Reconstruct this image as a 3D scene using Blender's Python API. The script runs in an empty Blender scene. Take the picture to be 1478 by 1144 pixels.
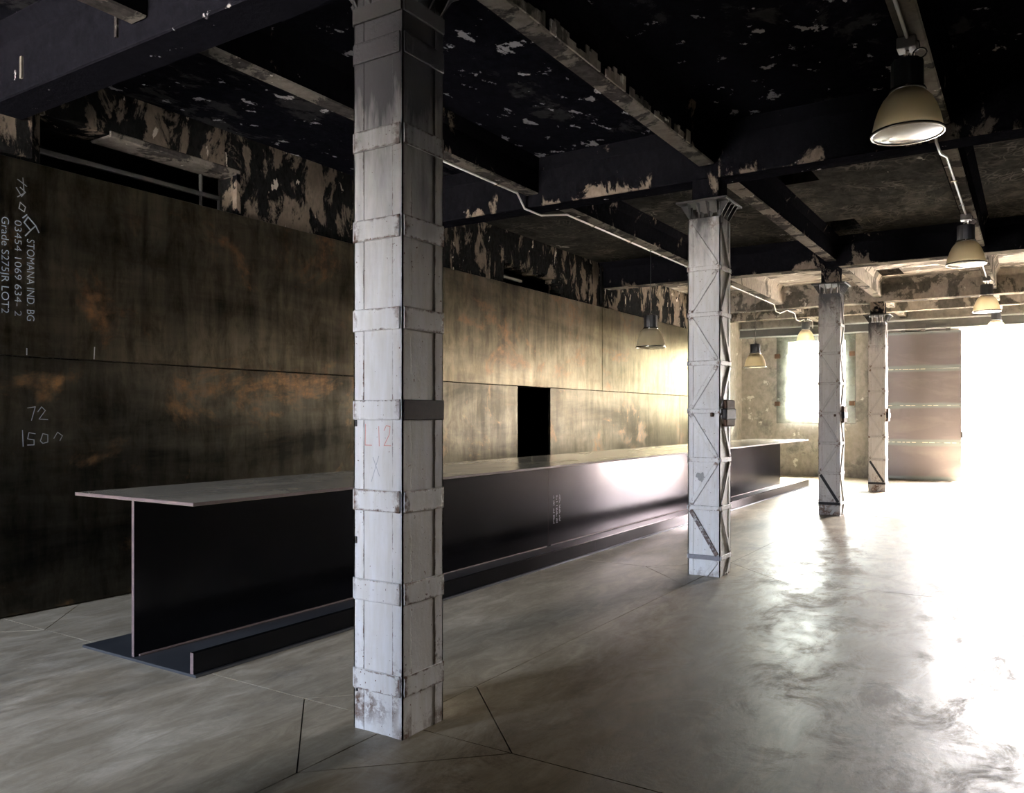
import bpy, math, random
from mathutils import Matrix, Vector

random.seed(7)
sc = bpy.context.scene
COL = sc.collection

# ------------------------------------------------------------------ camera
F_PX, W_PX, H_PX = 1175.0, 1478.0, 1144.0
CAM_H = 1.60
YAW = math.radians(32.6)                     # looking to the left of +Y
cam_d = bpy.data.cameras.new('camera')
cam = bpy.data.objects.new('camera', cam_d)
COL.objects.link(cam)
cam.location = (0, 0, CAM_H)
cam.rotation_euler = (math.radians(90), 0, YAW)
cam_d.sensor_fit = 'HORIZONTAL'
cam_d.sensor_width = 36.0
cam_d.lens = 36.0 * F_PX / W_PX
cam_d.shift_y = (601.0 - H_PX / 2) / W_PX
cam_d.clip_end = 500
sc.camera = cam

# ------------------------------------------------------------------ sky, sun, exposure
SKY = 11.0
world = bpy.data.worlds.new('hazy_sky')
sc.world = world
world.use_nodes = True
bg = world.node_tree.nodes['Background']
sky = world.node_tree.nodes.new('ShaderNodeTexSky')
sky.sky_type = 'NISHITA'
sky.sun_disc = False
sky.sun_elevation = math.radians(52)
sky.sun_rotation = math.radians(15)          # the sun stands beyond the end wall
sky.air_density = 0.6
sky.dust_density = 8.0
sky.ozone_density = 1.0
haze = world.node_tree.nodes.new('ShaderNodeHueSaturation')      # milky haze takes the blue out of the sky
haze.inputs['Saturation'].default_value = 0.66
world.node_tree.links.new(sky.outputs[0], haze.inputs['Color'])
world.node_tree.links.new(haze.outputs[0], bg.inputs['Color'])
bg.inputs['Strength'].default_value = SKY

sun_d = bpy.data.lights.new('sun', 'SUN')
sun_d.energy = 90.0
sun_d.angle = math.radians(4)
sun_d.color = (1.0, 0.93, 0.82)
sun = bpy.data.objects.new('sun', sun_d)
COL.objects.link(sun)
sun.rotation_euler = Vector((-0.25, -0.62, -1.0)).to_track_quat('-Z', 'Y').to_euler()


def portal(name, loc, direction, sx, sy):
    """Cycles portal: gives off nothing, only guides sky sampling through a real opening."""
    d = bpy.data.lights.new(name, 'AREA')
    d.shape = 'RECTANGLE'
    d.size, d.size_y = sx, sy
    d.cycles.is_portal = True
    o = bpy.data.objects.new(name, d)
    COL.objects.link(o)
    o.location = loc
    o.rotation_euler = Vector(direction).to_track_quat('-Z', 'Y').to_euler()
    return o


vs = sc.view_settings
vs.view_transform = 'Standard'
vs.look = 'None'
vs.exposure = 1.15
vs.gamma = 1.0
vs.use_curve_mapping = False
cy = sc.cycles
cy.max_bounces = 9
cy.diffuse_bounces = 6
cy.glossy_bounces = 5
cy.transmission_bounces = 5
cy.transparent_max_bounces = 8
cy.sample_clamp_indirect = 12.0
cy.blur_glossy = 0.6
cy.use_denoising = True

# ------------------------------------------------------------------ dimensions
XL = -6.90                    # left concrete wall
XS = -6.85                    # face of the steel cladding
XR = 4.2                      # right wall, outside the picture
YB = -4.5                     # back wall, behind the camera
YE = 22.8                     # end wall
ZC = 4.50                     # underside of slab
CX0, CX1 = -2.945, -2.625     # column sides
CXM = (CX0 + CX1) / 2
CY = [3.10, 7.94, 13.93, 18.72]   # near faces of the columns
CW = 0.32
DX0, DX1, DZ = -1.52, 1.4, 3.76   # doorway in the end wall
WX0, WX1, WZ0, WZ1 = -5.63, -4.16, 1.62, 3.63
BX0, BX1, BZ = -6.3, -3.75, 4.4  # opening in the back wall

portal('end_door_portal', ((DX0 + DX1) / 2, YE + 0.42, DZ / 2), (0, -1, 0), DX1 - DX0, DZ)
portal('window_portal', ((WX0 + WX1) / 2, YE + 0.42, (WZ0 + WZ1) / 2), (0, -1, 0), WX1 - WX0, WZ1 - WZ0)
portal('back_opening_portal', ((BX0 + BX1) / 2, YB - 0.32, BZ / 2), (0, 1, 0), BX1 - BX0, BZ)


# ------------------------------------------------------------------ node helpers
class NT:
    def __init__(self, name):
        self.m = bpy.data.materials.new(name)
        self.m.use_nodes = True
        self.t = self.m.node_tree
        self.t.nodes.clear()
        self.out = self.t.nodes.new('ShaderNodeOutputMaterial')
        self.p = self.t.nodes.new('ShaderNodeBsdfPrincipled')
        self.t.links.new(self.p.outputs[0], self.out.inputs[0])
        self._pos = None

    def n(self, kind, **kw):
        x = self.t.nodes.new(kind)
        for k, v in kw.items():
            setattr(x, k, v)
        return x

    def put(self, sock, v):
        if hasattr(v, 'is_output'):
            self.t.links.new(v, sock)
        elif isinstance(v, (tuple, list)):
            sock.default_value = (*v, 1)[:len(sock.default_value)] if len(v) == 3 else v
        else:
            sock.default_value = v

    def pos(self):
        if self._pos is None:
            self._pos = self.n('ShaderNodeNewGeometry').outputs['Position']
        return self._pos

    def gen(self):
        return self.n('ShaderNodeTexCoord').outputs['Generated']

    def obj(self):
        return self.n('ShaderNodeTexCoord').outputs['Object']

    def map(self, vec, scale=(1, 1, 1), loc=(0, 0, 0), rot=(0, 0, 0)):
        x = self.n('ShaderNodeMapping')
        self.put(x.inputs['Vector'], vec)
        x.inputs['Scale'].default_value = scale
        x.inputs['Location'].default_value = loc
        x.inputs['Rotation'].default_value = rot
        return x.outputs[0]

    def noise(self, vec, scale, detail=6, rough=0.6, dist=0.0):
        x = self.n('ShaderNodeTexNoise')
        self.put(x.inputs['Vector'], vec)
        x.inputs['Scale'].default_value = scale
        x.inputs['Detail'].default_value = detail
        x.inputs['Roughness'].default_value = rough
        x.inputs['Distortion'].default_value = dist
        return x.outputs['Fac']

    def ramp(self, fac, a, b, ca=(0, 0, 0), cb=(1, 1, 1)):
        x = self.n('ShaderNodeValToRGB')
        self.put(x.inputs[0], fac)
        e = x.color_ramp.elements
        e[0].position, e[1].position = a, b
        e[0].color, e[1].color = (*ca, 1), (*cb, 1)
        return x.outputs[0]

    def mix(self, fac, a, b, kind='MIX'):
        x = self.n('ShaderNodeMix', data_type='RGBA', blend_type=kind)
        self.put(x.inputs[0], fac)
        self.put(x.inputs[6], a if hasattr(a, 'is_output') else (*a, 1))
        self.put(x.inputs[7], b if hasattr(b, 'is_output') else (*b, 1))
        return x.outputs[2]

    def math(self, op, a, b=0.5, clamp=False):
        x = self.n('ShaderNodeMath', operation=op, use_clamp=clamp)
        self.put(x.inputs[0], a)
        self.put(x.inputs[1], b)
        return x.outputs[0]

    def sep(self, vec):
        x = self.n('ShaderNodeSeparateXYZ')
        self.put(x.inputs[0], vec)
        return x.outputs

    def range(self, v, a, b, c=0.0, d=1.0):
        x = self.n('ShaderNodeMapRange')
        self.put(x.inputs[0], v)
        for i, q in enumerate((a, b, c, d)):
            x.inputs[i + 1].default_value = q
        return x.outputs[0]

    def bump(self, h, strength=0.3, dist=0.01):
        x = self.n('ShaderNodeBump')
        self.put(x.inputs['Height'], h)
        x.inputs['Strength'].default_value = strength
        x.inputs['Distance'].default_value = dist
        self.t.links.new(x.outputs[0], self.p.inputs['Normal'])

    def set(self, color=None, rough=None, metal=None, spec=None):
        if color is not None: self.put(self.p.inputs['Base Color'], color)
        if rough is not None: self.put(self.p.inputs['Roughness'], rough)
        if metal is not None: self.put(self.p.inputs['Metallic'], metal)
        if spec is not None: self.put(self.p.inputs['Specular IOR Level'], spec)
        return self.m


def soot_mat(name, soot, tan, pale, t_tan, t_pale, scale=1.2, stretch=(1, 1, 1), rough=0.75, swirl=0.0, swirl_col=(.2, .19, .17), edge_z=None):
    """Fire-blackened concrete: soot, bared tan plaster and small pale flakes."""
    N = NT(name)
    v = N.map(N.pos(), stretch)
    a = N.noise(v, scale, 8, 0.68, 0.4)
    b = N.noise(v, scale * 0.37, 3, 0.5)
    f = N.math('ADD', N.math('MULTIPLY', a, 0.7), N.math('MULTIPLY', b, 0.3))
    if edge_z:                                              # chipped along the lower arris
        zz = N.sep(N.pos())[2]
        f = N.math('ADD', f, N.range(zz, edge_z, edge_z + .22, .085, 0.0))
    m1 = N.ramp(f, t_tan, t_tan + 0.03)
    m2 = N.ramp(N.noise(N.map(v, loc=(3.1, 7.7, 1.3)), scale * 2.2, 7, 0.62, 0.2), t_pale, t_pale + 0.02)
    g = N.noise(v, scale * 6, 5, 0.7)
    base = N.mix(N.ramp(g, .3, .75), soot, tuple(c * 2.6 for c in soot))
    tanv = N.mix(N.ramp(g, .3, .7), tuple(c * .6 for c in tan), tan)
    c = N.mix(m1, base, tanv)
    if swirl > 0:
        line = None
        for (scl, st, lo, wd) in ((1.1, (1, .8, 1), (0, 0, 0), .016), (1.7, (1.4, .6, 1), (4, 9, 0), .014), (.9, (.5, 1.5, 1), (7, 3, 0), .010)):
            nn = N.noise(N.map(N.pos(), st, lo), scl, 2.5, .45, 1.6)
            for lev in (.44, .53):
                q = N.ramp(N.math('ABSOLUTE', N.math('SUBTRACT', nn, lev)), 0.0, wd, (1, 1, 1), (0, 0, 0))
                line = q if line is None else N.math('MAXIMUM', line, q)
        line = N.math('MULTIPLY', line, N.ramp(N.noise(N.pos(), 1.9, 5), .42, .68))
        c = N.mix(N.math('MULTIPLY', line, swirl), c, swirl_col)
    c = N.mix(m2, c, pale)
    N.bump(N.math('ADD', N.math('MULTIPLY', m1, .6), N.math('ADD', g, m2)), 0.5, 0.012)
    return N.set(c, rough, 0.0, 0.0)


def paint_mat(name, rust_amt=0.5, soot_shade_z=None, dark=None, tone=1.0):
    """Old white paint on riveted steel, rust along the edges of each piece, soot and painted-in shade towards the top."""
    N = NT(name)
    g = N.sep(N.gen())
    ps = N.sep(N.pos())
    dd = [N.math('SUBTRACT', 0.5, N.math('ABSOLUTE', N.math('SUBTRACT', g[ax], 0.5))) for ax in range(3)]
    # median of the three = distance to the nearest edge on whichever face is seen
    dist = N.math('MAXIMUM', N.math('MINIMUM', dd[0], dd[1]), N.math('MINIMUM', N.math('MAXIMUM', dd[0], dd[1]), dd[2]))
    n1 = N.noise(N.pos(), 28, 5, 0.65)
    n2 = N.noise(N.pos(), 7, 4, 0.6)
    n3 = N.noise(N.map(N.pos(), (9, 9, 1.2)), 3, 4, 0.6)
    edge = N.ramp(N.math('ADD', dist, N.math('MULTIPLY', N.math('SUBTRACT', n1, .5), .42)), 0.005, 0.04 + .07 * rust_amt, (1, 1, 1), (0, 0, 0))
    edge = N.math('MULTIPLY', edge, N.ramp(n2, .62 - .35 * rust_amt, .78 - .35 * rust_amt))
    spots = N.ramp(N.noise(N.pos(), 60, 2, 0.5), .72 - .03 * rust_amt, .755 - .03 * rust_amt)
    white = N.mix(N.ramp(n3, .35, .75), (.88, .865, .85), (.76, .73, .67))
    white = N.mix(N.ramp(N.noise(N.pos(), 3.2, 6, .7), .56, .86), white, (.70, .67, .62))
    stain = N.ramp(N.noise(N.map(N.pos(), (7, 7, 2)), 2.3, 5, .65), .62, .80)
    white = N.mix(N.math('MULTIPLY', stain, .45), white, (.45, .30, .17))
    rust = N.mix(n1, (.055, .028, .018), (.26, .13, .065))
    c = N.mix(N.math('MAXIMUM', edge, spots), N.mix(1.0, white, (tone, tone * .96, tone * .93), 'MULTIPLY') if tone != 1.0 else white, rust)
    if soot_shade_z:
        s = N.range(N.math('ADD', ps[2], N.math('MULTIPLY', N.math('SUBTRACT', N.noise(N.map(N.pos(), (5, 5, 1)), 1.4, 5), .5), 1.1)), soot_shade_z[0], soot_shade_z[1])
        c = N.mix(s, c, (.022, .021, .024))  # soot colour also holds the shade on the near column's upper part
    if dark:
        c = N.mix(N.ramp(n1, .3, .5), c, dark)
    N.bump(N.math('ADD', n1, N.math('MULTIPLY', edge, -1.0)), 0.35, 0.004)
    return N.set(c, N.range(n2, 0, 1, .38, .62), 0.0, 0.4)


def steel_mat(name, dark, light, rust, t_rust, rough=(.28, .5), streak=1.0, metal=0.75, axis=(1, 0.35, 1.6), pits=0.0, seams=None, edge=(.62, .58, .58)):
    """Hot rolled plate: blue-grey mill scale, drips and rust blooms."""
    N = NT(name)
    v = N.map(N.pos(), axis)
    a = N.noise(v, 0.9, 7, 0.62, 0.5)
    drip = N.noise(N.map(N.pos(), (1, 3.6, 0.30)), 1.5, 5, 0.62, .3)
    fine = N.noise(N.pos(), 9, 6, 0.7)
    f = N.math('ADD', N.math('MULTIPLY', a, 0.6), N.math('MULTIPLY', drip, 0.4 * streak))
    c = N.mix(N.ramp(f, .36, .62), dark, light)
    if pits:
        pit = N.noise(N.map(N.pos(), (1, 1.6, .7)), 3.4, 10, 0.72, .4)
        c = N.mix(N.math('MULTIPLY', N.ramp(pit, .36, .56, (1, 1, 1), (0, 0, 0)), pits), c, N.mix(1.0, c, (.36, .32, .27), 'MULTIPLY'))
        band = N.noise(N.map(N.pos(), (1, .5, 4)), 1.6, 6, .7, .8)
        c = N.mix(N.math('MULTIPLY', N.ramp(band, .56, .70), pits * .6), c, (.05, .034, .022))
    r = N.noise(N.map(N.pos(), (1, .8, 1.1), (4, 1, 2)), 1.1, 8, 0.7, 0.6)
    rm = N.math('MULTIPLY', N.ramp(r, t_rust, t_rust + .12), N.ramp(fine, .3, .62))
    c = N.mix(rm, c, N.mix(fine, tuple(q * .45 for q in rust), rust))
    dm = N.ramp(N.noise(N.map(N.pos(), (1, 3.2, .5), (9, 2, 5)), 2.3, 7, 0.7), .60, .72)
    c = N.mix(N.math('MULTIPLY', dm, .7 * streak), c, (.055, .045, .035))
    if seams:                                               # bluish heat tint along the welded seams
        fr = N.math('FRACT', N.math('DIVIDE', N.math('SUBTRACT', N.sep(N.pos())[2], seams[0]), seams[1]))
        fr = N.math('ADD', N.math('ABSOLUTE', N.math('SUBTRACT', fr, .5)), N.math('MULTIPLY', N.math('SUBTRACT', a, .5), .16))
        c = N.mix(N.ramp(fr, .40, .45), c, (.15, .17, .175))
    N.put(N.p.inputs['Specular Tint'], edge)
    N.bump(N.math('ADD', fine, a), 0.12, 0.006)
    return N.set(c, N.math('ADD', N.range(a, .3, .7, rough[0], rough[1]), N.math('MULTIPLY', rm, .25)),
                 N.math('SUBTRACT', metal, N.math('MULTIPLY', rm, metal * .8)), 0.5)


def plain(name, color, rough=0.5, metal=0.0, var=0.0, scale=20):
    N = NT(name)
    c = color
    if var:
        c = N.mix(N.noise(N.pos(), scale, 5, .65), tuple(q * (1 - var) for q in color), tuple(min(1, q * (1 + var)) for q in color))
        N.bump(N.noise(N.pos(), scale * 2, 4), .15, .004)
    return N.set(c, rough, metal)


def floor_mat():
    N = NT('polished_concrete')
    p = N.pos()
    a = N.noise(N.map(p, (1, .55, 1)), .55, 7, .6, .5)
    b = N.noise(N.map(p, (1.2, .5, 1), rot=(0, 0, .5)), 2.6, 8, .68, .7)
    c3 = N.noise(p, 22, 5, .7)
    base = N.mix(N.ramp(a, .3, .7), (.33, .28, .20), (.51, .44, .33))
    base = N.mix(N.ramp(b, .45, .78), base, (.61, .545, .425))
    ps = N.sep(p)
    # trodden brown scuffs and painted shade in the aisle right of the columns, a dark oil stain in front
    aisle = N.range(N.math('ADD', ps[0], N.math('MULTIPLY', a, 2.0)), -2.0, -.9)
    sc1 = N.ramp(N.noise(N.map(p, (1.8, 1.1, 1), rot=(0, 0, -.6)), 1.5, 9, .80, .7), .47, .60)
    dirt_shade = N.math('MULTIPLY', aisle, N.ramp(N.noise(N.map(p, (1, .7, 1), loc=(5, 2, 0)), .9, 7, .66), .25, .55))
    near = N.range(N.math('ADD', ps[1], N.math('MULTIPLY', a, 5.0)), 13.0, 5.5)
    base = N.mix(N.math('MULTIPLY', N.math('MULTIPLY', dirt_shade, near), .9), base, (.17, .115, .055))  # brown dirt tint doubles as shade painted on the near aisle
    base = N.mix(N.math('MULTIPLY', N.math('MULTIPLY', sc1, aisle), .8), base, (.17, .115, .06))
    oil = N.ramp(N.noise(N.map(p, (1, .8, 1), loc=(2.3, .4, 0)), .8, 8, .72), .56, .68)
    base = N.mix(N.math('MULTIPLY', oil, .6), base, (.17, .16, .145))
    specks = N.ramp(N.noise(p, 75, 2, .5), .76, .78)
    base = N.mix(specks, base, (.06, .05, .04))
    base = N.mix(N.math('MULTIPLY', N.ramp(c3, .4, .8), .25), base, (.2, .19, .17))
    sweep = N.noise(N.map(p, (2.2, .7, 1), rot=(0, 0, .9)), 3.2, 9, .74, .9)
    base = N.mix(N.ramp(sweep, .42, .66), N.mix(1.0, base, (.66, .64, .60), 'MULTIPLY'), base)
    rough = N.math('ADD', N.range(b, .3, .75, .31, .52), N.math('MULTIPLY', N.math('MULTIPLY', sc1, aisle), .22))
    N.bump(N.math('ADD', N.math('MULTIPLY', c3, .35), N.math('ADD', N.math('MULTIPLY', b, 1.5), N.math('MULTIPLY', sc1, .3))), .16, .012)
    return N.set(base, rough, 0.0, 0.24)


M = {}
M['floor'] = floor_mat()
M['joint'] = plain('saw_cut', (.03, .028, .025), .9)
M['ceil_a'] = soot_mat('ceiling_black_flaking', (.0035, .0035, .005), (.035, .034, .036), (.36, .35, .36), .56, .615, 2.2, (1, .7, 1))
M['ceil_b'] = soot_mat('ceiling_black_swirled', (.013, .0125, .0115), (.045, .042, .037), (.20, .19, .175), .56, .68, 1.2, (1, .6, 1), swirl=.75, swirl_col=(.10, .092, .08))
M['ceil_c'] = soot_mat('ceiling_scoured_grey', (.06, .055, .05), (.34, .31, .28), (.62, .58, .54), .47, .60, 1.5, (.7, 1.6, 1))
M['beam_a'] = soot_mat('beam_black', (.0028, .0028, .0036), (.17, .14, .11), (.36, .33, .30), .60, .70, 2.4, (1.3, 1.3, .8), edge_z=3.99)
M['beam_near'] = soot_mat('near_beam_black', (.0032, .0032, .0044), (.10, .09, .085), (.40, .38, .37), .645, .665, 2.2, (1.1, 1.3, 1))
M['beam_c'] = soot_mat('beam_half_clean', (.05, .046, .04), (.33, .295, .255), (.5, .47, .43), .47, .66, 1.6, (1.3, 1.3, .9))
M['soffit'] = soot_mat('beam_soffit', (.022, .02, .019), (.16, .145, .125), (.40, .37, .34), .47, .66, 2.2)
M['upper_wall'] = soot_mat('upper_wall_sooted_plaster', (.005, .005, .005), (.14, .115, .09), (.36, .32, .27), .515, .64, 2.6, (1, 1.2, .6))
M['end_wall'] = soot_mat('end_wall_old_plaster', (.11, .105, .095), (.33, .31, .275), (.52, .50, .46), .43, .63, 1.3, (1, 1, .8))
M['dull'] = plain('hall_plaster', (.075, .07, .065), .8, 0, .35, 3)
M['black'] = plain('dark_room', (.004, .004, .005), .95)
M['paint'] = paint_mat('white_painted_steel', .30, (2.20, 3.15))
M['paint_rusty'] = paint_mat('white_painted_steel_rusty', 1.0, (2.25, 3.30))
M['paint_mild'] = paint_mat('white_painted_steel_mild', .65, (2.20, 3.2))
M['paint_lace'] = paint_mat('white_painted_lacing', .85, (3.15, 3.75))
M['paint_core'] = paint_mat('white_painted_core', .3, (3.2, 3.7))
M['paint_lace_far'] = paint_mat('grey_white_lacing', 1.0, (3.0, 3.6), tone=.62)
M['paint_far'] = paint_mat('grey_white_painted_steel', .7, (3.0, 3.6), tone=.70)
M['bare_grey'] = plain('bare_grey_steel', (.26, .25, .27), .6, .2, .4, 30)
M['smudge'] = plain('grey_smudge', (.36, .355, .34), .9, 0, .35, 40)
M['paint_chipped'] = paint_mat('chipped_lacing', 1.0, (3.15, 3.75), dark=(.10, .06, .05))
M['rust_plate'] = plain('bare_rust', (.035, .018, .016), .75, .1, .5, 40)
M['rust'] = plain('rust', (.09, .05, .03), .85, .1, .5, 50)
M['soot_steel'] = plain('sooted_steel', (.022, .02, .02), .7, .2, .5, 12)
M['wall_steel'] = steel_mat('rusted_wall_plate', (.017, .015, .012), (.14, .120, .084), (.20, .09, .03), .55, (.27, .39), 1.0, .9, pits=.8, edge=(.78, .71, .60))
M['wall_steel_low'] = steel_mat('rusted_wall_plate_low', (.017, .016, .014), (.13, .115, .084), (.24, .115, .035), .53, (.27, .39), .7, .9, pits=.7, edge=(.78, .71, .60))
M['bar_steel'] = steel_mat('blue_black_plate', (.020, .021, .025), (.05, .05, .055), (.06, .04, .03), .74, (.15, .22), .3, .85, (.4, .4, .4))
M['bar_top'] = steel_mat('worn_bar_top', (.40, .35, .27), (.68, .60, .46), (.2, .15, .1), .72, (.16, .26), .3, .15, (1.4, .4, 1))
M['bar_base'] = steel_mat('base_plate', (.15, .16, .175), (.28, .29, .30), (.1, .07, .05), .72, (.28, .4), .3, .8, (1, .5, 1))
M['cut'] = plain('flame_cut_edge', (.15, .105, .10), .6, .3, .4, 60)
M['door_steel'] = steel_mat('door_plate', (.12, .108, .112), (.24, .215, .215), (.22, .16, .15), .66, (.38, .55), .3, .6, (.6, 1, 2.2), seams=(.035, .9225))
M['door_weld'] = plain('bare_weld', (.75, .66, .5), .35, .6, .3, 60)
M['rail'] = plain('galvanised_rail', (.42, .44, .42), .42, .7, .3, 6)
M['rail_dark'] = plain('dark_rail_web', (.09, .09, .085), .6, .4, .4, 5)
M['conduit'] = plain('white_conduit', (.84, .83, .80), .35)
M['housing'] = plain('lamp_housing_grey', (.055, .058, .064), .45, .3)
M['chrome'] = plain('bright_metal', (.72, .70, .66), .22, 1.0)
M['cable'] = plain('black_cable', (.015, .015, .016), .5)
M['box'] = plain('grey_box', (.16, .15, .135), .6, 0, .3, 12)
M['chalk'] = plain('chalk', (.62, .62, .62), .9)
M['chalk_faint'] = plain('faint_chalk', (.30, .31, .32), .9)
M['stencil'] = plain('stencil_paint', (.30, .33, .37), .8)
M['crayon'] = plain('red_crayon', (.76, .30, .24), .8)
M['pencil'] = plain('pencil', (.45, .45, .47), .8)
M['out_ground'] = plain('pale_yard', (.62, .59, .54), .9, 0, .1, 1)
M['out_wall'] = plain('white_yard_wall', (.50, .54, .62), .8, 0, .05, 1)


def glass_mat(name, tint, gloss=.12, rough=.03, trans=.0):
    N = NT(name)
    t = N.n('ShaderNodeBsdfTransparent'); t.inputs[0].default_value = (*tint, 1)
    g = N.n('ShaderNodeBsdfGlossy'); g.inputs['Roughness'].default_value = rough
    g.inputs[0].default_value = (.95, .95, .95, 1)
    lw = N.n('ShaderNodeLayerWeight'); lw.inputs[0].default_value = .35
    mx = N.n('ShaderNodeMixShader')
    N.put(mx.inputs[0], N.math('ADD', N.math('MULTIPLY', lw.outputs['Fresnel'], .5), gloss, True))
    N.t.links.new(t.outputs[0], mx.inputs[1]); N.t.links.new(g.outputs[0], mx.inputs[2])
    last = mx.outputs[0]
    if trans:
        tr = N.n('ShaderNodeBsdfTranslucent'); tr.inputs[0].default_value = (.95, .9, .76, 1)
        df = N.n('ShaderNodeBsdfDiffuse'); df.inputs[0].default_value = (.66, .60, .48, 1)
        m0 = N.n('ShaderNodeMixShader'); m0.inputs[0].default_value = .3
        N.t.links.new(tr.outputs[0], m0.inputs[1]); N.t.links.new(df.outputs[0], m0.inputs[2])
        m2 = N.n('ShaderNodeMixShader'); m2.inputs[0].default_value = trans
        N.t.links.new(last, m2.inputs[1]); N.t.links.new(m0.outputs[0], m2.inputs[2])
        last = m2.outputs[0]
        br = N.n('ShaderNodeTexWave', bands_direction='Z'); br.inputs['Scale'].default_value = 40
    N.t.links.new(last, N.out.inputs[0])
    return N.m


M['glass'] = glass_mat('greenish_plate_glass', (.84, .88, .85), .05)
M['shade'] = glass_mat('prismatic_lamp_shade', (.86, .80, .66), .13, .15, .84)
M['lens'] = glass_mat('lamp_lens', (.85, .83, .78), .25, .15, .12)


# ------------------------------------------------------------------ geometry helpers
def mesh_obj(name, verts, faces, mat, parent=None, origin=None, smooth=False):
    if origin is None:
        origin = world_loc(parent) if parent else Vector((0, 0, 0))
    me = bpy.data.meshes.new(name)
    me.from_pydata([tuple(Vector(v) - Vector(origin)) for v in verts], [], faces)
    me.validate()
    me.update()
    if mat: me.materials.append(mat)
    if smooth:
        for p in me.polygons: p.use_smooth = True
    o = bpy.data.objects.new(name, me)
    COL.objects.link(o)
    if parent:
        o.parent = parent
    else:
        o.location = origin
    return o


def world_loc(o):
    v = Vector((0, 0, 0))
    while o is not None:
        v += o.location
        o = o.parent
    return v


BOXF = [(0, 3, 2, 1), (4, 5, 6, 7), (0, 1, 5, 4), (1, 2, 6, 5), (2, 3, 7, 6), (3, 0, 4, 7)]


def boxv(x0, x1, y0, y1, z0, z1):
    return [(x0, y0, z0), (x1, y0, z0), (x1, y1, z0), (x0, y1, z0), (x0, y0, z1), (x1, y0, z1), (x1, y1, z1), (x0, y1, z1)]


def bev(o, w, seg=1):
    b = o.modifiers.new('bevel', 'BEVEL')
    b.width = w; b.segments = seg; b.limit_method = 'ANGLE'
    return o


def box(name, x0, x1, y0, y1, z0, z1, mat, parent=None, bevel=0.0, origin=None):
    o = mesh_obj(name, boxv(x0, x1, y0, y1, z0, z1), BOXF, mat, parent, origin)
    if bevel: bev(o, bevel)
    return o


def boxes(name, lst, mat, parent=None, bevel=0.0, origin=None):
    vs_, fs_ = [], []
    for b in lst:
        k = len(vs_)
        vs_ += boxv(*b)
        fs_ += [tuple(i + k for i in f) for f in BOXF]
    o = mesh_obj(name, vs_, fs_, mat, parent, origin)
    if bevel: bev(o, bevel)
    return o


def prism(name, poly, z0, z1, mat, parent=None, bevel=0.0):
    n = len(poly)
    v = [(x, y, z0) for x, y in poly] + [(x, y, z1) for x, y in poly]
    f = [tuple(range(n))[::-1], tuple(range(n, 2 * n))] + [(i, (i + 1) % n, n + (i + 1) % n, n + i) for i in range(n)]
    o = mesh_obj(name, v, f, mat, parent)
    if bevel: bev(o, bevel)
    return o


def tube(name, pts, r, mat, parent=None, seg=8, origin=None, closed=False):
    pts = [Vector(p) for p in pts]
    n = len(pts)
    V, Fc = [], []
    for i, p in enumerate(pts):
        a = pts[(i - 1) % n] if (i > 0 or closed) else p
        b = pts[(i + 1) % n] if (i < n - 1 or closed) else p
        t = (b - a).normalized()
        ref = Vector((0, 0, 1)) if abs(t.z) < .9 else Vector((1, 0, 0))
        s = t.cross(ref).normalized(); u = s.cross(t).normalized()
        for k in range(seg):
            q = 2 * math.pi * k / seg
            V.append(p + (s * math.cos(q) + u * math.sin(q)) * r)
    for i in range(n if closed else n - 1):
        j = (i + 1) % n
        for k in range(seg):
            l = (k + 1) % seg
            Fc.append((i * seg + k, i * seg + l, j * seg + l, j * seg + k))
    if not closed:
        Fc.append(tuple(range(seg))[::-1]); Fc.append(tuple(range((n - 1) * seg, n * seg)))
    return mesh_obj(name, V, Fc, mat, parent, origin, smooth=True)


def lathe(name, prof, c, mat, parent=None, seg=40, smooth=True, closed=False, ribs=0, rib_depth=0.0):
    V, Fc = [], []
    n = len(prof)
    for (r, z) in prof:
        for k in range(seg):
            q = 2 * math.pi * k / seg
            rr = r * (1 - (rib_depth if ribs and (k % (seg // ribs)) == 0 else 0))
            V.append((c[0] + rr * math.cos(q), c[1] + rr * math.sin(q), c[2] + z))
    for i in range(n if closed else n - 1):
        j = (i + 1) % n
        for k in range(seg):
            l = (k + 1) % seg
            Fc.append((i * seg + k, i * seg + l, j * seg + l, j * seg + k))
    return mesh_obj(name, V, Fc, mat, parent, smooth=smooth)


def empty(name, loc):
    o = bpy.data.objects.new(name, None)
    COL.objects.link(o)
    o.location = loc
    o.empty_display_size = .2
    return o


def tag(o, label=None, cat=None, group=None, kind=None):
    if label: o['label'] = label
    if cat: o['category'] = cat
    if group: o['group'] = group
    if kind: o['kind'] = kind
    return o


def copy_tree(o, parent=None):
    c = o.copy()
    COL.objects.link(c)
    c.parent = parent
    for ch in [x for x in SCN_CHILDREN.get(o.name, [])]:
        copy_tree(ch, c)
    return c


SCN_CHILDREN = {}


def index_children():
    SCN_CHILDREN.clear()
    for x in bpy.data.objects:
        if x.parent: SCN_CHILDREN.setdefault(x.parent.name, []).append(x)


# ================================================================== THE SETTING
# ------------------------------------------------------------------ floor: cast bays with saw cuts, lozenges round the columns
floor = box('floor', XL - .3, XR + .3, YB - .3, YE + .35, -.25, -.012, M['joint'])
tag(floor, 'pale polished concrete floor with thin saw cuts and brown scuffs', 'floor', kind='structure')
G = .0035
LZ = .70
cyc = [y + CW / 2 for y in CY]
ylines = [-1.7] + cyc
rows = [YB - .3] + ylines + [YE + .35]


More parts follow.
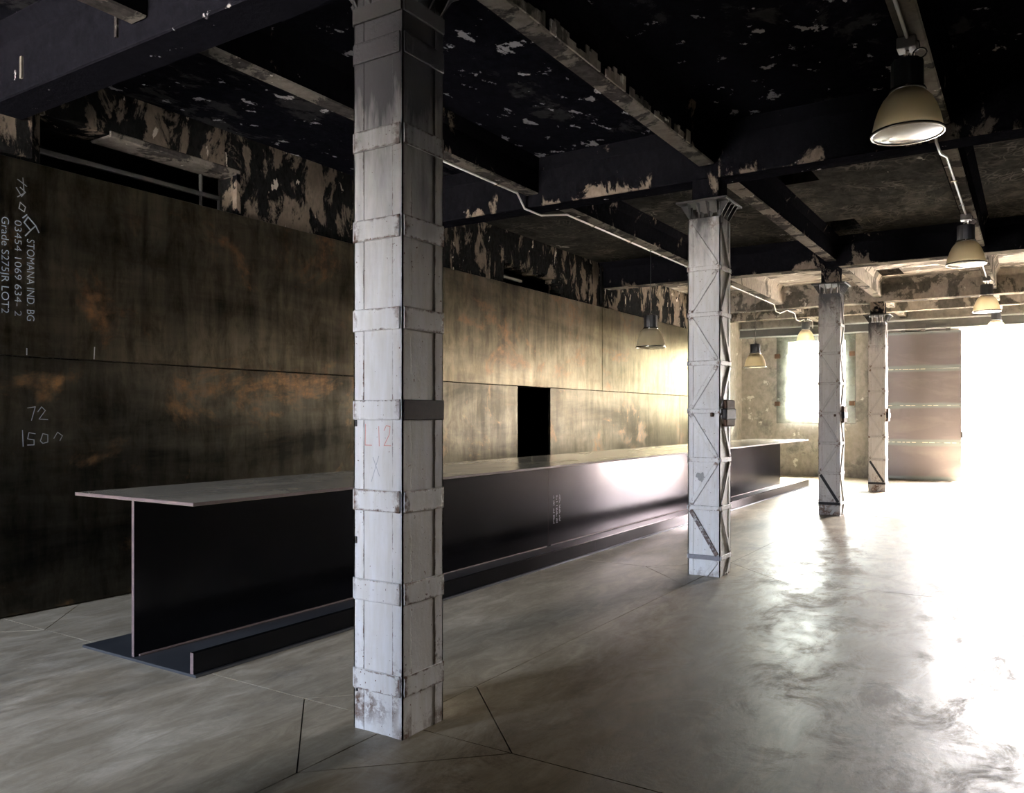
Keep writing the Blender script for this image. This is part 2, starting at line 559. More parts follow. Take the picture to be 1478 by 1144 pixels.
def shrink(poly, g):
    """inset a convex polygon by g"""
    n = len(poly)
    area = sum(poly[i][0] * poly[(i + 1) % n][1] - poly[(i + 1) % n][0] * poly[i][1] for i in range(n))
    if area < 0: poly = poly[::-1]
    out = []
    for i in range(n):
        p0, p1, p2 = Vector(poly[i - 1]), Vector(poly[i]), Vector(poly[(i + 1) % n])
        e1 = (p1 - p0).normalized(); e2 = (p2 - p1).normalized()
        n1 = Vector((-e1.y, e1.x)); n2 = Vector((-e2.y, e2.x))
        b = n1 + n2
        out.append(tuple(p1 + b * (g / max(.2, n1.dot(b)))))
    return out


def slab(poly):
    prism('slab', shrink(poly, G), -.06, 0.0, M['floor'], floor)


xs_ = [XL - .05, CXM, 1.45, XR + .3]
for ri in range(len(rows) - 1):
    y0, y1 = rows[ri], rows[ri + 1]
    for ci in range(3):
        x0, x1 = xs_[ci], xs_[ci + 1]
        corners = {(x0, y0): ri > 0 and ci < 2, (x1, y0): ri > 0 and ci < 1, (x1, y1): ri < len(rows) - 2 and ci < 1, (x0, y1): ri < len(rows) - 2 and ci < 2}
        poly = []
        seq = [(x0, y0), (x1, y0), (x1, y1), (x0, y1)]
        for k, p in enumerate(seq):
            if corners[p]:
                pv, nx = seq[k - 1], seq[(k + 1) % 4]
                for q in (pv, nx):
                    dd = Vector((q[0] - p[0], q[1] - p[1])).normalized() * LZ
                    poly.append((p[0] + dd.x, p[1] + dd.y))
                sx = 1 if (p[0] == x0) else -1
                sy = 1 if (p[1] == y0) else -1
                slab([p, (p[0] + sx * LZ, p[1]), (p[0], p[1] + sy * LZ)])
            else:
                poly.append(p)
        slab(poly)

# ------------------------------------------------------------------ left wall with a doorway and two broken openings high up
wl = empty('wall_left', (XL, 0, 0))
tag(wl, 'sooted concrete left wall above the steel cladding', 'wall', kind='structure')
DY0, DY1, DTOP = 10.89, 11.92, 2.08
O1 = (3.56, 5.55, 3.60, 4.10)
O2 = (10.55, 12.45, 3.55, 4.02)
T = .32
L = [(XL - T, XL, YB - .3, O1[0], 0, ZC + .1), (XL - T, XL, O1[0], O1[1], 0, O1[2]), (XL - T, XL, O1[0], O1[1], O1[3], ZC + .1),
     (XL - T, XL, O1[1], O2[0], 0, ZC + .1), (XL - T, XL, O2[0], O2[1], O2[3], ZC + .1),
     (XL - T, XL, O2[0], DY0, 0, O2[2]), (XL - T, XL, DY0, DY1, DTOP, O2[2]), (XL - T, XL, DY1, O2[1], 0, O2[2]),
     (XL - T, XL, O2[1], 19.9, 0, ZC + .1)]
boxes('plaster', L, M['upper_wall'], wl)
box('end_bay', XL - T, XL, 19.9, YE + .35, 0, ZC + .1, M['end_wall'], wl)
for k, y in enumerate([-1.7] + [c + .16 for c in CY]):
    box('pilaster', XL, XL + .045, y - .22, y + .22, 3.70, ZC, M['upper_wall'], wl, .006)
# broken lintel edge of the second opening
ed = []
yy = O2[0]
while yy < O2[1]:
    w = random.uniform(.07, .2)
    ed.append((XL - .2, XL - .002, yy, min(yy + w, O2[1]), O2[3] - random.uniform(.02, .10) - .10 * max(0, (yy - 11.7)), O2[3] + .01))
    yy += w
boxes('broken_edge', ed, M['upper_wall'], wl, .008)
boxes('broken_edge', [(XL - .2, XL - .002, O2[1] - .09 - .05 * (i % 2), O2[1], 3.66 + .07 * i, 3.735 + .07 * i) for i in range(4)], M['upper_wall'], wl, .008)
# dark store behind the wall
boxes('dark_store', [(-9.2, -9.1, YB, YE, 0, ZC + .1), (-9.1, XL - T, YB - .3, YB - .2, 0, ZC + .1), (-9.1, XL - T, YE, YE + .1, 0, ZC + .1),
                     (-9.1, XL - T, YB, YE, -.1, 0), (-9.1, XL - T, YB, YE, ZC + .05, ZC + .12)], M['black'], wl)
tag(boxes('frame', [(XL - .30, XL - .26, O1[0], O1[1], 3.86, 3.90), (XL - .30, XL - .26, O1[1] - .03, O1[1], 3.6, 3.9), (XL - .30, XL - .26, O1[0], O1[0] + .03, 3.6, 3.9),
                    (XL - .30, XL - .26, 5.30, 5.315, 3.6, 4.1)], M['rail_dark'], wl))
box('frame', XL - .30, XL - .26, O2[0], 11.5, 3.83, 3.87, M['rail_dark'], wl)
boxes('jamb', [(XL - .05, XL + .012, O1[1] - .03, O1[1] + .02, 3.6, 4.1)], M['beam_a'], wl)
box('lintel', XL - .3, XL + .012, O1[0] + .6, O1[1] + .02, 4.08, 4.14, M['soffit'], wl, .01)

# ------------------------------------------------------------------ end wall, with doorway and window hole
we = empty('wall_end', (0, YE, 0))
tag(we, 'stained old plaster end wall with a window and a doorway', 'wall', kind='structure')
boxes('plaster', [(XL - T, WX0, YE, YE + .4, 0, ZC + .1), (WX0, WX1, YE, YE + .4, 0, WZ0), (WX0, WX1, YE, YE + .4, WZ1, ZC + .1),
                  (WX1, DX0, YE, YE + .4, 0, ZC + .1), (DX0, DX1, YE, YE + .4, DZ, ZC + .1), (DX1, XR + .3, YE, YE + .4, 0, ZC + .1)], M['end_wall'], we)
# ------------------------------------------------------------------ right wall, back wall and an unseen partition added to block daylight (outside the picture)
wr = box('wall_right', XR, XR + .3, YB - .3, YE + .4, 0, ZC + .1, M['dull'])
tag(wr, 'plain plaster right wall', 'wall', kind='structure')
wb = boxes('wall_back', [(XL - T, BX0, YB - .3, YB, 0, ZC + .1), (BX0, BX1, YB - .3, YB, BZ, ZC + .1), (BX1, XR + .3, YB - .3, YB, 0, ZC + .1)], M['dull'])
tag(wb, 'plain plaster back wall with a tall opening', 'wall', kind='structure')
wp = box('wall_light_block', -3.72, -3.55, YB, .15, 0, ZC, M['dull'])
tag(wp, 'plain unseen wall added to block light from the back opening', 'wall', kind='structure')

# ------------------------------------------------------------------ ceiling: slabs, beams, haunches, hatches
ce = empty('ceiling', (0, 0, ZC))
tag(ce, 'fire blackened concrete ceiling with deep beams', 'ceiling', kind='structure')
hat = [(-2.66, -2.20, 9.83, 10.45), (-2.66, -2.20, 12.75, 13.45), (-2.66, -2.20, 17.5, 18.25)]


def slab_with_holes(name, y0, y1, mat, holes):
    hx0, hx1 = -2.66, -2.20
    L = [(XL - T, hx0, y0, y1, ZC, ZC + .25), (hx1, XR + .3, y0, y1, ZC, ZC + .25)]
    yy = y0
    for h in holes:
        L.append((hx0, hx1, yy, h[2], ZC, ZC + .25)); yy = h[3]
    L.append((hx0, hx1, yy, y1, ZC, ZC + .25))
    boxes(name, L, mat, ce)
    for h in holes:
        box('hatch_cover', hx0 - .05, hx1 + .05, h[2] - .05, h[3] + .05, ZC + .25, ZC + .3, M['black'], ce)


slab_with_holes('slab', YB - .3, CY[1] + .16, M['ceil_a'], [])
slab_with_holes('slab', CY[1] + .16, CY[2] + .16, M['ceil_b'], hat[:2])
slab_with_holes('slab', CY[2] + .16, YE + .4, M['ceil_c'], hat[2:])


def beam_prof(axis, a0, a1, c, w, zb, mat, par, haunch=.10, name='beam', sof=None):
    """a beam with a small splayed haunch at the slab; runs along axis from a0 to a1"""
    h = w / 2
    pr = [(-h, zb), (h, zb), (h, ZC - .11), (h + haunch, ZC), (h + haunch, ZC + .02), (-h - haunch, ZC + .02), (-h - haunch, ZC), (-h, ZC - .11)]
    n = len(pr)
    V = []
    for a in (a0, a1):
        for (p, z) in pr:
            V.append((a, c + p, z) if axis == 'x' else (c + p, a, z))
    Fc = [tuple(range(n)), tuple(range(n, 2 * n))[::-1]] + [(i, n + i, n + (i + 1) % n, (i + 1) % n) for i in range(n)]
    o = mesh_obj(name, V, Fc, mat, par)
    if sof:
        o.data.materials.append(sof)
        o.data.polygons[2].material_index = 1
    return bev(o, .012)


CB = .30
cross_y = [-1.7, CY[0] + .15, CY[1] + .15, CY[2] + .15, CY[3] + .15, 20.75]
for i, y in enumerate(cross_y):
    m = M['beam_near'] if i < 2 else M['beam_a'] if i < 4 else M['beam_c']
    beam_prof('x', XL, XR, y, CB if i < 5 else .2, 3.985 if i < 3 else 4.03, m, ce, name='cross_beam', sof=M['beam_near'] if i < 3 else M['soffit'])
spans = [(YB, cross_y[0] - .15), (cross_y[0] + .15, cross_y[1] - .15), (cross_y[1] + .15, cross_y[2] - .15), (cross_y[2] + .15, cross_y[3] - .15),
         (cross_y[3] + .15, cross_y[4] - .15), (cross_y[4] + .15, cross_y[5] - .1), (cross_y[5] + .1, YE)]
LBX = [-4.80, -2.76, -.68, 1.4]
for x in LBX:
    for i, (a, b) in enumerate(spans):
        beam_prof('y', a, b, x, .17, 4.12, M['beam_a'] if i < 4 else M['beam_c'], ce, .06, 'joist', sof=M['soffit'])
# crumbling plaster along the near column-line joist
ed = []
yy = 4.0
while yy < 7.2:
    w = random.uniform(.03, .10)
    if random.random() < .85:
        ed.append((-2.676, -2.662, yy, yy + w, 4.12, 4.15 + random.uniform(.01, .10)))
    yy += w
tag(boxes('plaster_crumbs', ed, M['beam_c'], ce, .003), 'crumbling tan plaster edge', kind='stuff')
for i, y in enumerate(CY):
    box('column_stub', CX0 + .03, CX1 - .02, y + .005, y + CW - .01, 3.77 if i else 3.865, 4.12, M['beam_a'], ce, .012)
# ribs on the face of the near beam
for x in (-6.25, -5.05):
    box('rib', x - .012, x + .012, cross_y[1] - .165, cross_y[1] - .14, 4.08, 4.24, M['soffit'], ce)

# ------------------------------------------------------------------ yard outside
yg = box('yard_ground', -40, 40, YE + .36, 70, -.3, -.03, M['out_ground'])
tag(yg, 'sunlit pale yard outside the doorway', 'ground', kind='structure')
yg2 = box('lane_ground', -40, 40, -60, YB - .31, -.3, -.03, M['out_ground'])
tag(yg2, 'pale lane behind the hall', 'ground', kind='structure')
yw = empty('yard_wall', (0, 33, 0))
tag(yw, 'white low wall across the yard beyond the doorway', 'wall')
for k in range(9):
    box('wall_panel', -14 + k * 3.2, -14 + k * 3.2 + 3.17, 33, 33.2, -.05, 2.05, M['out_wall'], yw, .01)
box('coping', -14, 14.8, 32.94, 33.26, 2.05, 2.2, M['out_ground'], yw, .02)

# ================================================================== STEEL CLADDING
cl = empty('steel_cladding', (XS, 1.9, 0))
tag(cl, 'tall rust streaked steel plate cladding along the left wall behind the bar', 'wall cladding')
SEAM, STOP = 2.085, 3.665
PL = {}
for (y0, y1) in ((1.9, 7.9), (7.9, 13.88), (13.88, 19.9)):
    PL[('u', y0)] = box('upper_plate', XS - .03, XS, y0 + .004, y1 - .004, SEAM + .004, STOP, M['wall_steel'], cl, .003)
for (y0, y1) in ((1.9, 7.9), (7.9, DY0), (DY1, 17.9), (17.9, 19.9)):
    PL[('l', y0)] = box('lower_plate', XS - .036, XS - .006, y0 + .004, y1 - .004, .012, SEAM - .004, M['wall_steel_low'], cl, .003)
box('door_reveal', XL - T, XL, DY0 - .012, DY0, .0, DTOP, M['rail_dark'], wl)
box('door_reveal', XL - T, XL, DY1, DY1 + .012, .0, DTOP, M['rail_dark'], wl)


def ribbon(name, lines, to3, w, mat, parent):
    """flat drawn strokes on a surface; to3 maps (s, t, lift) to the world"""
    V, Fc = [], []
    for ln in lines:
        for (a, b) in zip(ln[:-1], ln[1:]):
            a, b = Vector(a), Vector(b)
            d = (b - a).normalized() * (w * .4); nrm = Vector((-d.y, d.x)).normalized() * (w / 2)
            k = len(V)
            q = [a - d + nrm, a - d - nrm, b + d - nrm, b + d + nrm]
            V += [to3(p.x, p.y) for p in q]
            Fc.append((k, k + 1, k + 2, k + 3))
    return tag(mesh_obj(name, V, Fc, mat, parent), kind='stuff')


def text_on_plate(body, y, ztop, length, size, mat, parent, name='stencil_lettering'):
    cu = bpy.data.curves.new(name, 'FONT')
    cu.body = body
    cu.size = size * 1.4
    cu.offset = -.0012
    cu.extrude = .0006
    cu.materials.append(mat)
    o = bpy.data.objects.new(name, cu)
    COL.objects.link(o)
    bpy.context.view_layer.update()
    wdt = max(.01, o.dimensions.x)
    s = length / wdt
    me = bpy.data.meshes.new_from_object(o)
    bpy.data.objects.remove(o)
    M3 = Matrix.Translation((XS + .0012, y - size / 2, ztop)) @ Matrix(((0, 0, 1, 0), (0, 1, 0, 0), (-1, 0, 0, 0), (0, 0, 0, 1))) @ Matrix.Diagonal((s, 1, 1, 1))
    me.transform(M3)
    me.transform(Matrix.Translation(-world_loc(parent)))
    q = bpy.data.objects.new(name, me)
    COL.objects.link(q)
    q.parent = parent
    return tag(q, kind='stuff')


up = PL[('u', 1.9)]
lo = PL[('l', 1.9)]
text_on_plate('STOMANA IND. BG', 3.462, 3.04, .66, .062, M['stencil'], up)
text_on_plate('03454 1069 634- 2', 3.365, 3.175, .765, .055, M['stencil'], up)
text_on_plate('Grade S275JR LOT2', 3.268, 3.185, .76, .058, M['stencil'], up)
on_up = lambda y, z: (XS + .0012, y, z)
on_lo = lambda y, z: (XS - .0048, y, z)
ribbon('stencil_mark', [[(3.44, 3.215), (3.41, 3.165), (3.46, 3.11), (3.50, 3.155), (3.44, 3.215)], [(3.46, 3.11), (3.42, 3.06)], [(3.50, 3.155), (3.525, 3.105)], [(3.43, 3.23), (3.40, 3.20)]], on_up, .009, M['stencil'], up)
ribbon('chalk_scrawl', [[(3.36, 3.50), (3.43, 3.46)], [(3.40, 3.52), (3.41, 3.40), (3.36, 3.36)], [(3.35, 3.43), (3.39, 3.37), (3.42, 3.41), (3.38, 3.44)],
                        [(3.38, 3.32), (3.42, 3.29), (3.41, 3.25), (3.37, 3.27), (3.38, 3.32)]], on_up, .007, M['chalk_faint'], up)
ribbon('chalk_tick', [[(3.99, 2.10), (3.995, 2.20)], [(3.43, 2.10), (3.43, 2.15)]], on_up, .008, M['chalk'], up)
ribbon('chalk_figures', [[(3.44, 1.67), (3.50, 1.68), (3.47, 1.57)], [(3.52, 1.64), (3.55, 1.68), (3.58, 1.65), (3.53, 1.58), (3.60, 1.575)]], on_lo, .006, M['chalk_faint'], lo)
ribbon('chalk_figures', [[(3.40, 1.49), (3.405, 1.36)], [(3.50, 1.46), (3.45, 1.47), (3.44, 1.42), (3.49, 1.41), (3.49, 1.37), (3.44, 1.37)],
                         [(3.54, 1.40), (3.56, 1.46), (3.60, 1.45), (3.60, 1.39), (3.56, 1.38), (3.54, 1.40)],
                         [(3.65, 1.42), (3.68, 1.47), (3.72, 1.44), (3.70, 1.40)]], on_lo, .006, M['chalk_faint'], lo)

# ================================================================== THE BAR
BY0, BY1 = 3.15, 19.45
BTOP = 1.071
bar = empty('bar_counter', (-4.99, BY0, 0))
tag(bar, 'very long blue-black steel bar counter shaped like a giant beam', 'bar counter')
cuts = [BY0, 8.60, 14.05, BY1]
for i in range(3):
    a, b = cuts[i] + (.002 if i else 0), cuts[i + 1] - (.002 if i < 2 else 0)
    tp = box('top_plate', -5.645, -4.335, a, b, BTOP - .022, BTOP, M['bar_top'], bar, .002)
    tp.data.materials.append(M['cut'])
    for k in (2, 3, 4, 5): tp.data.polygons[k].material_index = 1
    wbp = box('web_plate', -5.005, -4.975, a + .02 * (i == 0), b - .02 * (i == 2), .018, BTOP - .022, M['bar_steel'], bar, .002)
    wbp.data.materials.append(M['cut'])
    for k in (2, 4): wbp.data.polygons[k].material_index = 1
    box('base_plate', -5.55, -4.31, a, b, 0.0, .018, M['bar_base'], bar, .002)
    kp = box('kick_plate', -4.365, -4.33, a, b, .018, .15, M['bar_steel'], bar, .002)
    kp.data.materials.append(M['cut'])
    kp.data.polygons[2].material_index = 1
    # stitched weld at the foot of the web
    box('weld_seam', -4.975, -4.962, a + .05, b - .05, .018, .034, M['cut'], bar, .004)
    if i == 1:
        dots = []
        for c in range(3):
            for k in range(22):
                if random.random() < .8:
                    yy = 8.72 + c * .075
                    zz = .62 - k * .016
                    dots.append((-4.9755, -4.9742, yy, yy + random.choice((.018, .03, .036)), zz, zz + .006))
        tag(boxes('faint_stencil', dots, M['pencil'], wbp), 'faint stencilled mill mark', kind='stuff')

# ================================================================== COLUMNS
def strip3(a, b, n, w, t):
    """flat bar from a to b on a face of normal n: 8 verts, BOXF faces"""
    a, b, n = Vector(a), Vector(b), Vector(n)
    d = (b - a).normalized(); s = d.cross(n).normalized() * (w / 2)
    q = n * t
    return [a - s, a + s, b + s, b - s, a - s + q, a + s + q, b + s + q, b - s + q]


def capital(c, par, plate_w, z0, z1):
    h = CW / 2
    box('cap_plate', c.x - h - plate_w, c.x + h + plate_w, c.y - h - plate_w, c.y + h + plate_w, z1, z1 + .022, M['soot_steel'], par, .003)
    for (nx, ny) in ((0, -1), (1, 0), (0, 1), (-1, 0)):
        for k in (-.145, -.05, .05, .145):
            tx, ty = -ny, nx
            bx_, by_ = c.x + nx * h + tx * k, c.y + ny * h + ty * k
            t = .005
            tri = [(0, z0), (plate_w * .9, z1), (0, z1)]
            V = [(bx_ + nx * p + tx * s, by_ + ny * p + ty * s, z) for s in (-t, t) for (p, z) in tri]
            mesh_obj('gusset', V, [(0, 1, 2), (5, 4, 3), (0, 3, 4, 1), (1, 4, 5, 2), (2, 5, 3, 0)], M['soot_steel'], par)


FACES = [(0, -1), (1, 0), (0, 1), (-1, 0)]


def face_pt(c, f, s, z, out=0.0):
    """s runs left to right when looking at the face from outside"""
    nx, ny = f
    tx, ty = -ny, nx
    h = CW / 2
    return (c.x + nx * (h + out) + tx * s, c.y + ny * (h + out) + ty * s, z)


def corner_angles(c, par, z1, leg, mat, t=.006):
    h = CW / 2
    for sx in (-1, 1):
        for sy in (-1, 1):
            ox, oy = c.x + sx * (h + t), c.y + sy * (h + t)
            x0, x1 = sorted((ox, ox - sx * leg)); y0, y1 = sorted((oy, oy - sy * leg))
            xi0, xi1 = sorted((ox, ox - sx * (t + .004))); yi0, yi1 = sorted((oy, oy - sy * (t + .004)))
            boxes('corner_angle', [(x0, x1, yi0, yi1, 0, z1), (xi0, xi1, y0, y1, 0, z1)], mat, par)


# ---- the near column: smooth plated box with broad batten plates
c1 = Vector((CXM, CY[0] + CW / 2, 0))
col1 = empty('plated_column', c1)
tag(col1, 'nearest white painted steel column with broad plate bands and red L 12 marking', 'column', 'row of painted steel columns')
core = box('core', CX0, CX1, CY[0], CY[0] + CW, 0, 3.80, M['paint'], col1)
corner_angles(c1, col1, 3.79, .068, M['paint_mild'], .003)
BZs = [(.208, .314), (.663, .774), (1.121, 1.231), (1.583, 1.685), (2.034, 2.147), (2.492, 2.602), (2.952, 3.058), (3.405, 3.51)]
for bi, (z0, z1) in enumerate(BZs):
    for fi, f in enumerate(FACES):
        s0, s1 = (-.158, .150) if f[0] == 0 else (-.158, .163)
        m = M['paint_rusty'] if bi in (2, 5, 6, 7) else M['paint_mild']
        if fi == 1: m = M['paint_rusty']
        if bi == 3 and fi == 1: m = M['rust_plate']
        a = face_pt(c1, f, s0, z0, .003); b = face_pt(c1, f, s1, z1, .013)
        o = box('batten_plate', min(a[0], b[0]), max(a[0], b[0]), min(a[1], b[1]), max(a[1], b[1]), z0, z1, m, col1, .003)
capital(c1, col1, .12, 3.70, 3.84)
for f in FACES:
    a = face_pt(c1, f, -.163, 3.61, .003); b = face_pt(c1, f, .163, 3.69, .016)
    box('collar_plate', min(a[0], b[0]), max(a[0], b[0]), min(a[1], b[1]), max(a[1], b[1]), 3.61, 3.69, M['soot_steel'], col1, .003)
on_c1 = lambda s, z: (CX0 + s, CY[0] - .0012, z)
ribbon('crayon_marking', [[(.075, 1.56), (.073, 1.455), (.118, 1.455)], [(.165, 1.55), (.168, 1.452)], [(.20, 1.53), (.215, 1.555), (.24, 1.55), (.235, 1.51), (.20, 1.455), (.245, 1.455)]], on_c1, .0035, M['crayon'], core)
ribbon('pencil_cross', [[(.115, 1.27), (.165, 1.40)], [(.125, 1.395), (.17, 1.30)]], on_c1, .003, M['pencil'], core)
for (z, s) in ((1.60, .012), (1.0, .012), (.24, .018)):
    box('burn_hole', CX0 + s - .008, CX0 + s + .008, CY[0] - .006, CY[0] + .004, z - .05, z - .015, M['soot_steel'], col1, .002)

# ---- laced columns
c2 = Vector((CXM, CY[1] + CW / 2, 0))


def laced_column(c, m_core, m_bar, m_low, m_lowbar):
    root = empty('laced_column', c)
    box('core', c.x - .16, c.x + .16, c.y - .16, c.y + .16, 0, 3.60, m_core, root)
    corner_angles(c, root, 3.585, .055, m_core)
    Z = [.187, .683, 1.166, 1.655, 2.138, 2.627, 3.089, 3.565]
    for f in FACES:
        for z in Z[:-1]:
            V = strip3(face_pt(c, f, -.166, z, .004), face_pt(c, f, .166, z, .004), (f[0], f[1], 0), .045, .013)
            bev(mesh_obj('batten', V, BOXF, m_low if (z == Z[0] and f == FACES[0]) else m_bar, root), .002)
        prev = -.12
        for k, z in enumerate([Z[0]] + Z[1:]):
            zb, zt = (0.02 if k == 0 else Z[k - 1]) + .03, z - .03
            if k == 0:
                a, b = face_pt(c, f, .02, .01, .005), face_pt(c, f, .135, zt, .005)
            elif k % 2 == 1:
                a, b = face_pt(c, f, .135, zb, .005), face_pt(c, f, -.135, zt, .005)
            else:
                a, b = face_pt(c, f, -.135, zb, .005), face_pt(c, f, .135, zt, .005)
            V = strip3(a, b, (f[0], f[1], 0), .042, .013)
            bev(mesh_obj('lacing_bar', V, BOXF, m_lowbar if (k == 1 and f == FACES[0]) else m_bar, root), .002)
    capital(c, root, .10, 3.60, 3.745)
    # clamp with burnt stub halfway up the aisle side
    cl_ = box('clamp', c.x + .162, c.x + .215, c.y - .10, c.y + .17, 1.50, 1.77, M['rust'], root, .012)
    box('clamp_band', c.x + .16, c.x + .225, c.y - .13, c.y + .178, 1.57, 1.68, M['soot_steel'], cl_, .01)
    box('bolt', c.x + .075, c.x + .105, c.y - .20, c.y - .165, 1.60, 1.64, M['rust'], root, .006)
    return root


col2 = laced_column(c2, M['paint_core'], M['paint_lace'], M['bare_grey'], M['paint_chipped'])
sm = []
for k in range(22):
    q = 2 * math.pi * k / 22
    rr = random.uniform(.022, .06)
    sm.append((c2.x - .03 + rr * math.cos(q), c2.y - .1613, .99 + rr * 1.1 * math.sin(q)))
mesh_obj('smudge', sm, [tuple(range(22))], M['smudge'], col2)
tag(col2, 'white painted laced steel column standing in front of the bar, second from the camera', 'column', 'row of painted steel columns')
c3 = Vector((CXM, CY[2] + CW / 2, 0))
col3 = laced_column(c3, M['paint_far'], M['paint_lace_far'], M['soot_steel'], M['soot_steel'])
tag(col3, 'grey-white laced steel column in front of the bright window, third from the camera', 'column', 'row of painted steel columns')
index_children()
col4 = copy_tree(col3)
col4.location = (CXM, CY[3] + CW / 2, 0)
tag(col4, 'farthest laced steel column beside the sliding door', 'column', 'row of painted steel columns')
# ================================================================== END WALL FITTINGS
gl = empty('window_1', (-4.9, YE - .06, 1.43))
tag(gl, 'greenish glass sheet bolted over the window hole in the end wall', 'window', kind='structure')
box('glass_sheet', -5.905, -3.904, YE - .075, YE - .060, 1.43, 3.98, M['glass'], gl)
boxes('glass_edge', [(-5.915, -5.905, YE - .077, YE - .058, 1.43, 3.98), (-3.904, -3.894, YE - .077, YE - .058, 1.43, 3.98), (-5.915, -3.894, YE - .077, YE - .058, 1.42, 1.43)], M['rail_dark'], gl)
for (x, z) in ((-5.90, 1.95), (-5.90, 3.25), (-3.98, 1.95), (-3.98, 3.25)):
    box('glass_clamp', x - .07, x + .07, YE - .10, YE, z - .06, z + .06, M['rust'], gl, .01)

rl = empty('door_rail', (0, YE - .2, 3.78))
tag(rl, 'long grey steel beam carrying the sliding door rail', 'rail')
box('web', XL, XR, YE - .155, YE - .135, 3.80, 4.02, M['rail_dark'], rl)
box('upper_flange', XL, XR, YE - .24, YE - .02, 4.00, 4.03, M['rail'], rl)
box('lower_flange', XL, XR, YE - .24, YE - .02, 3.775, 3.80, M['rail'], rl)
for x in (-2.75, -2.3, -1.75):
    box('hanger', x - .05, x + .05, YE - .21, YE - .17, 3.71, 3.90, M['rail_dark'], rl, .004)

dr = empty('door_1', (-2.5, YE - .2, 0))
tag(dr, 'tall sliding door of four stacked steel sheets, pushed open', 'door', kind='structure')
SX0, SX1 = -3.55, -1.46
dz = [.03, .957, 1.878, 2.786, 3.72]
for k in range(4):
    box('door_sheet', SX0, SX1, YE - .215, YE - .185, dz[k] + .006, dz[k + 1] - .006, M['door_steel'], dr, .002)
    if k:
        x = SX0
        w = []
        while x < SX1 - .05:
            l = random.uniform(.05, .13)
            if k == 3 and x > -2.3: break
            if random.random() < .75: w.append((x, min(x + l, SX1), YE - .218, YE - .20, dz[k] - .007, dz[k] + .007))
            x += l + random.uniform(.02, .06)
        boxes('weld_stitches', w, M['door_weld'], dr)
boxes('door_frame', [(SX0, SX0 + .05, YE - .185, YE - .14, .04, 3.71), (SX1 - .05, SX1, YE - .185, YE - .14, .04, 3.71), (SX0 + .05, SX1 - .05, YE - .185, YE - .14, .04, .09)], M['rail_dark'], dr)
box('door_pull', SX1 - .01, SX1 + .03, YE - .235, YE - .16, 1.08, 1.24, M['soot_steel'], dr, .01)

# ================================================================== CONDUITS AND LAMPS
def conduit(name, x, y0, y1, dips, label, end=None):
    root = empty(name, (x, y0, 4.1))
    pts = [(x, y0, 4.108)]
    for y in dips:
        pts += [(x, y - .36, 4.108), (x, y - .20, 3.968), (x, y + .17, 3.968), (x, y + .80, 4.108)]
    pts.append((x, y1, 4.108))
    if end: pts += end
    tube('tube', pts, .012, M['conduit'], root)
    y = y0 + .4
    while y < y1:
        if all(abs(y - d - .2) > .65 for d in dips):
            box('clip', x - .028, x + .028, y - .012, y + .012, 4.094, 4.122, M['chrome'], root)
        y += 1.15
    return tag(root, label, 'conduit', 'ceiling conduits')


conduit('conduit', -4.875, 5.75, 21.9, [CY[1] + .15, CY[2] + .15, CY[3] + .15, 20.75], 'white conduit on the ceiling joist above the bar', [(-4.875, 22.3, 4.1), (-4.875, 22.3, 3.92)])
conduit('conduit', -.70, 2.5, 22.2, [CY[0] + .15, CY[1] + .15, CY[2] + .15, CY[3] + .15, 20.75], 'white conduit on the aisle joist linking the high lamps')


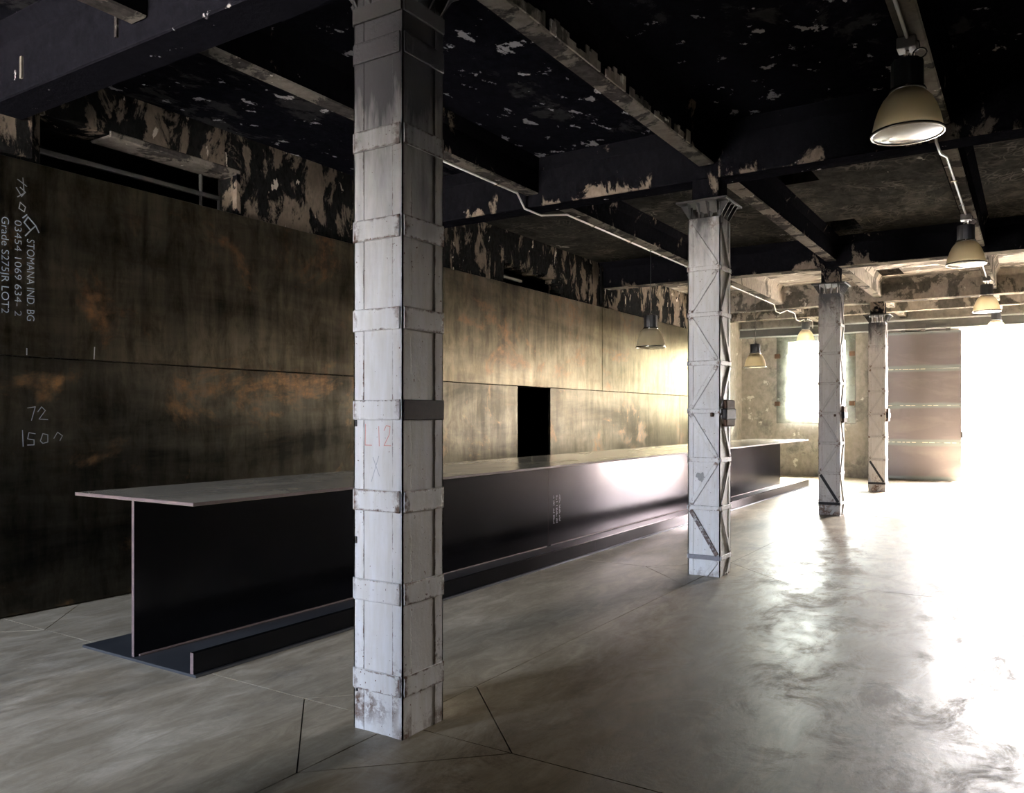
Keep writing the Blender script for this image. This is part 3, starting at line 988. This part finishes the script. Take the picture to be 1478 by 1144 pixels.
def lamp(x, y, rim_z, cord, label):
    root = empty('pendant_lamp', (x, y, rim_z))
    c = (x, y, rim_z)
    R = .222
    outer = [(.095, .275), (.118, .262), (.150, .225), (.180, .165), (.203, .095), (.216, .03), (R, .0)]
    inner = [(r - .004, z) for r, z in outer][::-1]
    lathe('shade', outer + inner, c, M['shade'], root, 56, closed=True, ribs=28, rib_depth=.012)
    lathe('rim', [(R - .006, .008), (R + .006, .008), (R + .008, 0), (R + .004, -.010), (R - .008, -.008)], c, M['chrome'], root, 48, closed=True)
    lathe('lens', [(R - .008, -.002), (.16, -.020), (.08, -.030), (.002, -.033)], c, M['lens'], root, 40)
    lathe('reflector', [(.08, .262), (.10, .24), (.125, .20)], c, M['chrome'], root, 32)
    lathe('collar', [(.094, .268), (.112, .268), (.116, .282), (.108, .296), (.092, .296)], c, M['chrome'], root, 36, closed=True)
    hs = lathe('housing', [(.001, .292), (.098, .292), (.100, .300), (.100, .470), (.094, .480), (.001, .482)], c, M['housing'], root, 48, ribs=12, rib_depth=.07)
    top = rim_z + .482
    zc = 4.12 - .002
    if cord:
        tube('hook', [(x + .02 * math.cos(q), y, top + .014 + .02 * math.sin(q)) for q in [k * math.pi / 6 for k in range(12)]], .004, M['chrome'], root, 6, closed=True)
        tube('cord', [(x, y, top), (x + .002, y, (top + zc) / 2), (x, y, zc)], .0055, M['cable'], root)
        box('ceiling_bracket', x - .03, x + .03, y - .10, y + .06, zc - .016, zc, M['chrome'], root, .003)
    else:
        box('junction_box', x - .06, x + .06, y - .06, y + .06, zc - .075, zc, M['box'], root, .006)
        tube('stem', [(x, y, top - .01), (x, y, zc - .07)], .012, M['chrome'], root)
        tube('hook', [(x + .035 * math.cos(q), y + .01, top + .01 + .03 * math.sin(q)) for q in [k * math.pi / 8 for k in range(16)]], .004, M['chrome'], root, 6, closed=True)
        tube('cable_loop', [(x + .075 + .042 * math.cos(q), y + .02 * math.sin(q), top + .035 + .042 * math.sin(q)) for q in [k * math.pi / 10 for k in range(20)]], .0055, M['cable'], root, 6, closed=True)
        tube('supply_cable', [(x + .075, y, top + .077), (x + .07, y, zc - .03), (x + .05, y, zc - .02)], .0055, M['cable'], root, 6)
    return tag(root, label, 'lamp', 'bell shaped industrial lamps')


lamp(-.705, 6.0, 3.49, False, 'large bell lamp nearest the camera, under the aisle joist')
lamp(-.70, 11.6, 3.50, False, 'second bell lamp along the aisle joist')
lamp(-.70, 17.0, 3.50, False, 'third bell lamp along the aisle joist, above the doorway')
lamp(-.70, 21.5, 3.50, False, 'small far bell lamp overlapping the top of the bright doorway')
lamp(-4.85, 11.46, 2.645, True, 'bell lamp on a long cord in front of the rusty steel cladding')
lamp(-4.85, 16.95, 2.625, True, 'glowing bell lamp on a long cord left of the window')
lamp(-4.85, 21.4, 3.51, False, 'bell lamp close to the ceiling in front of the window top')
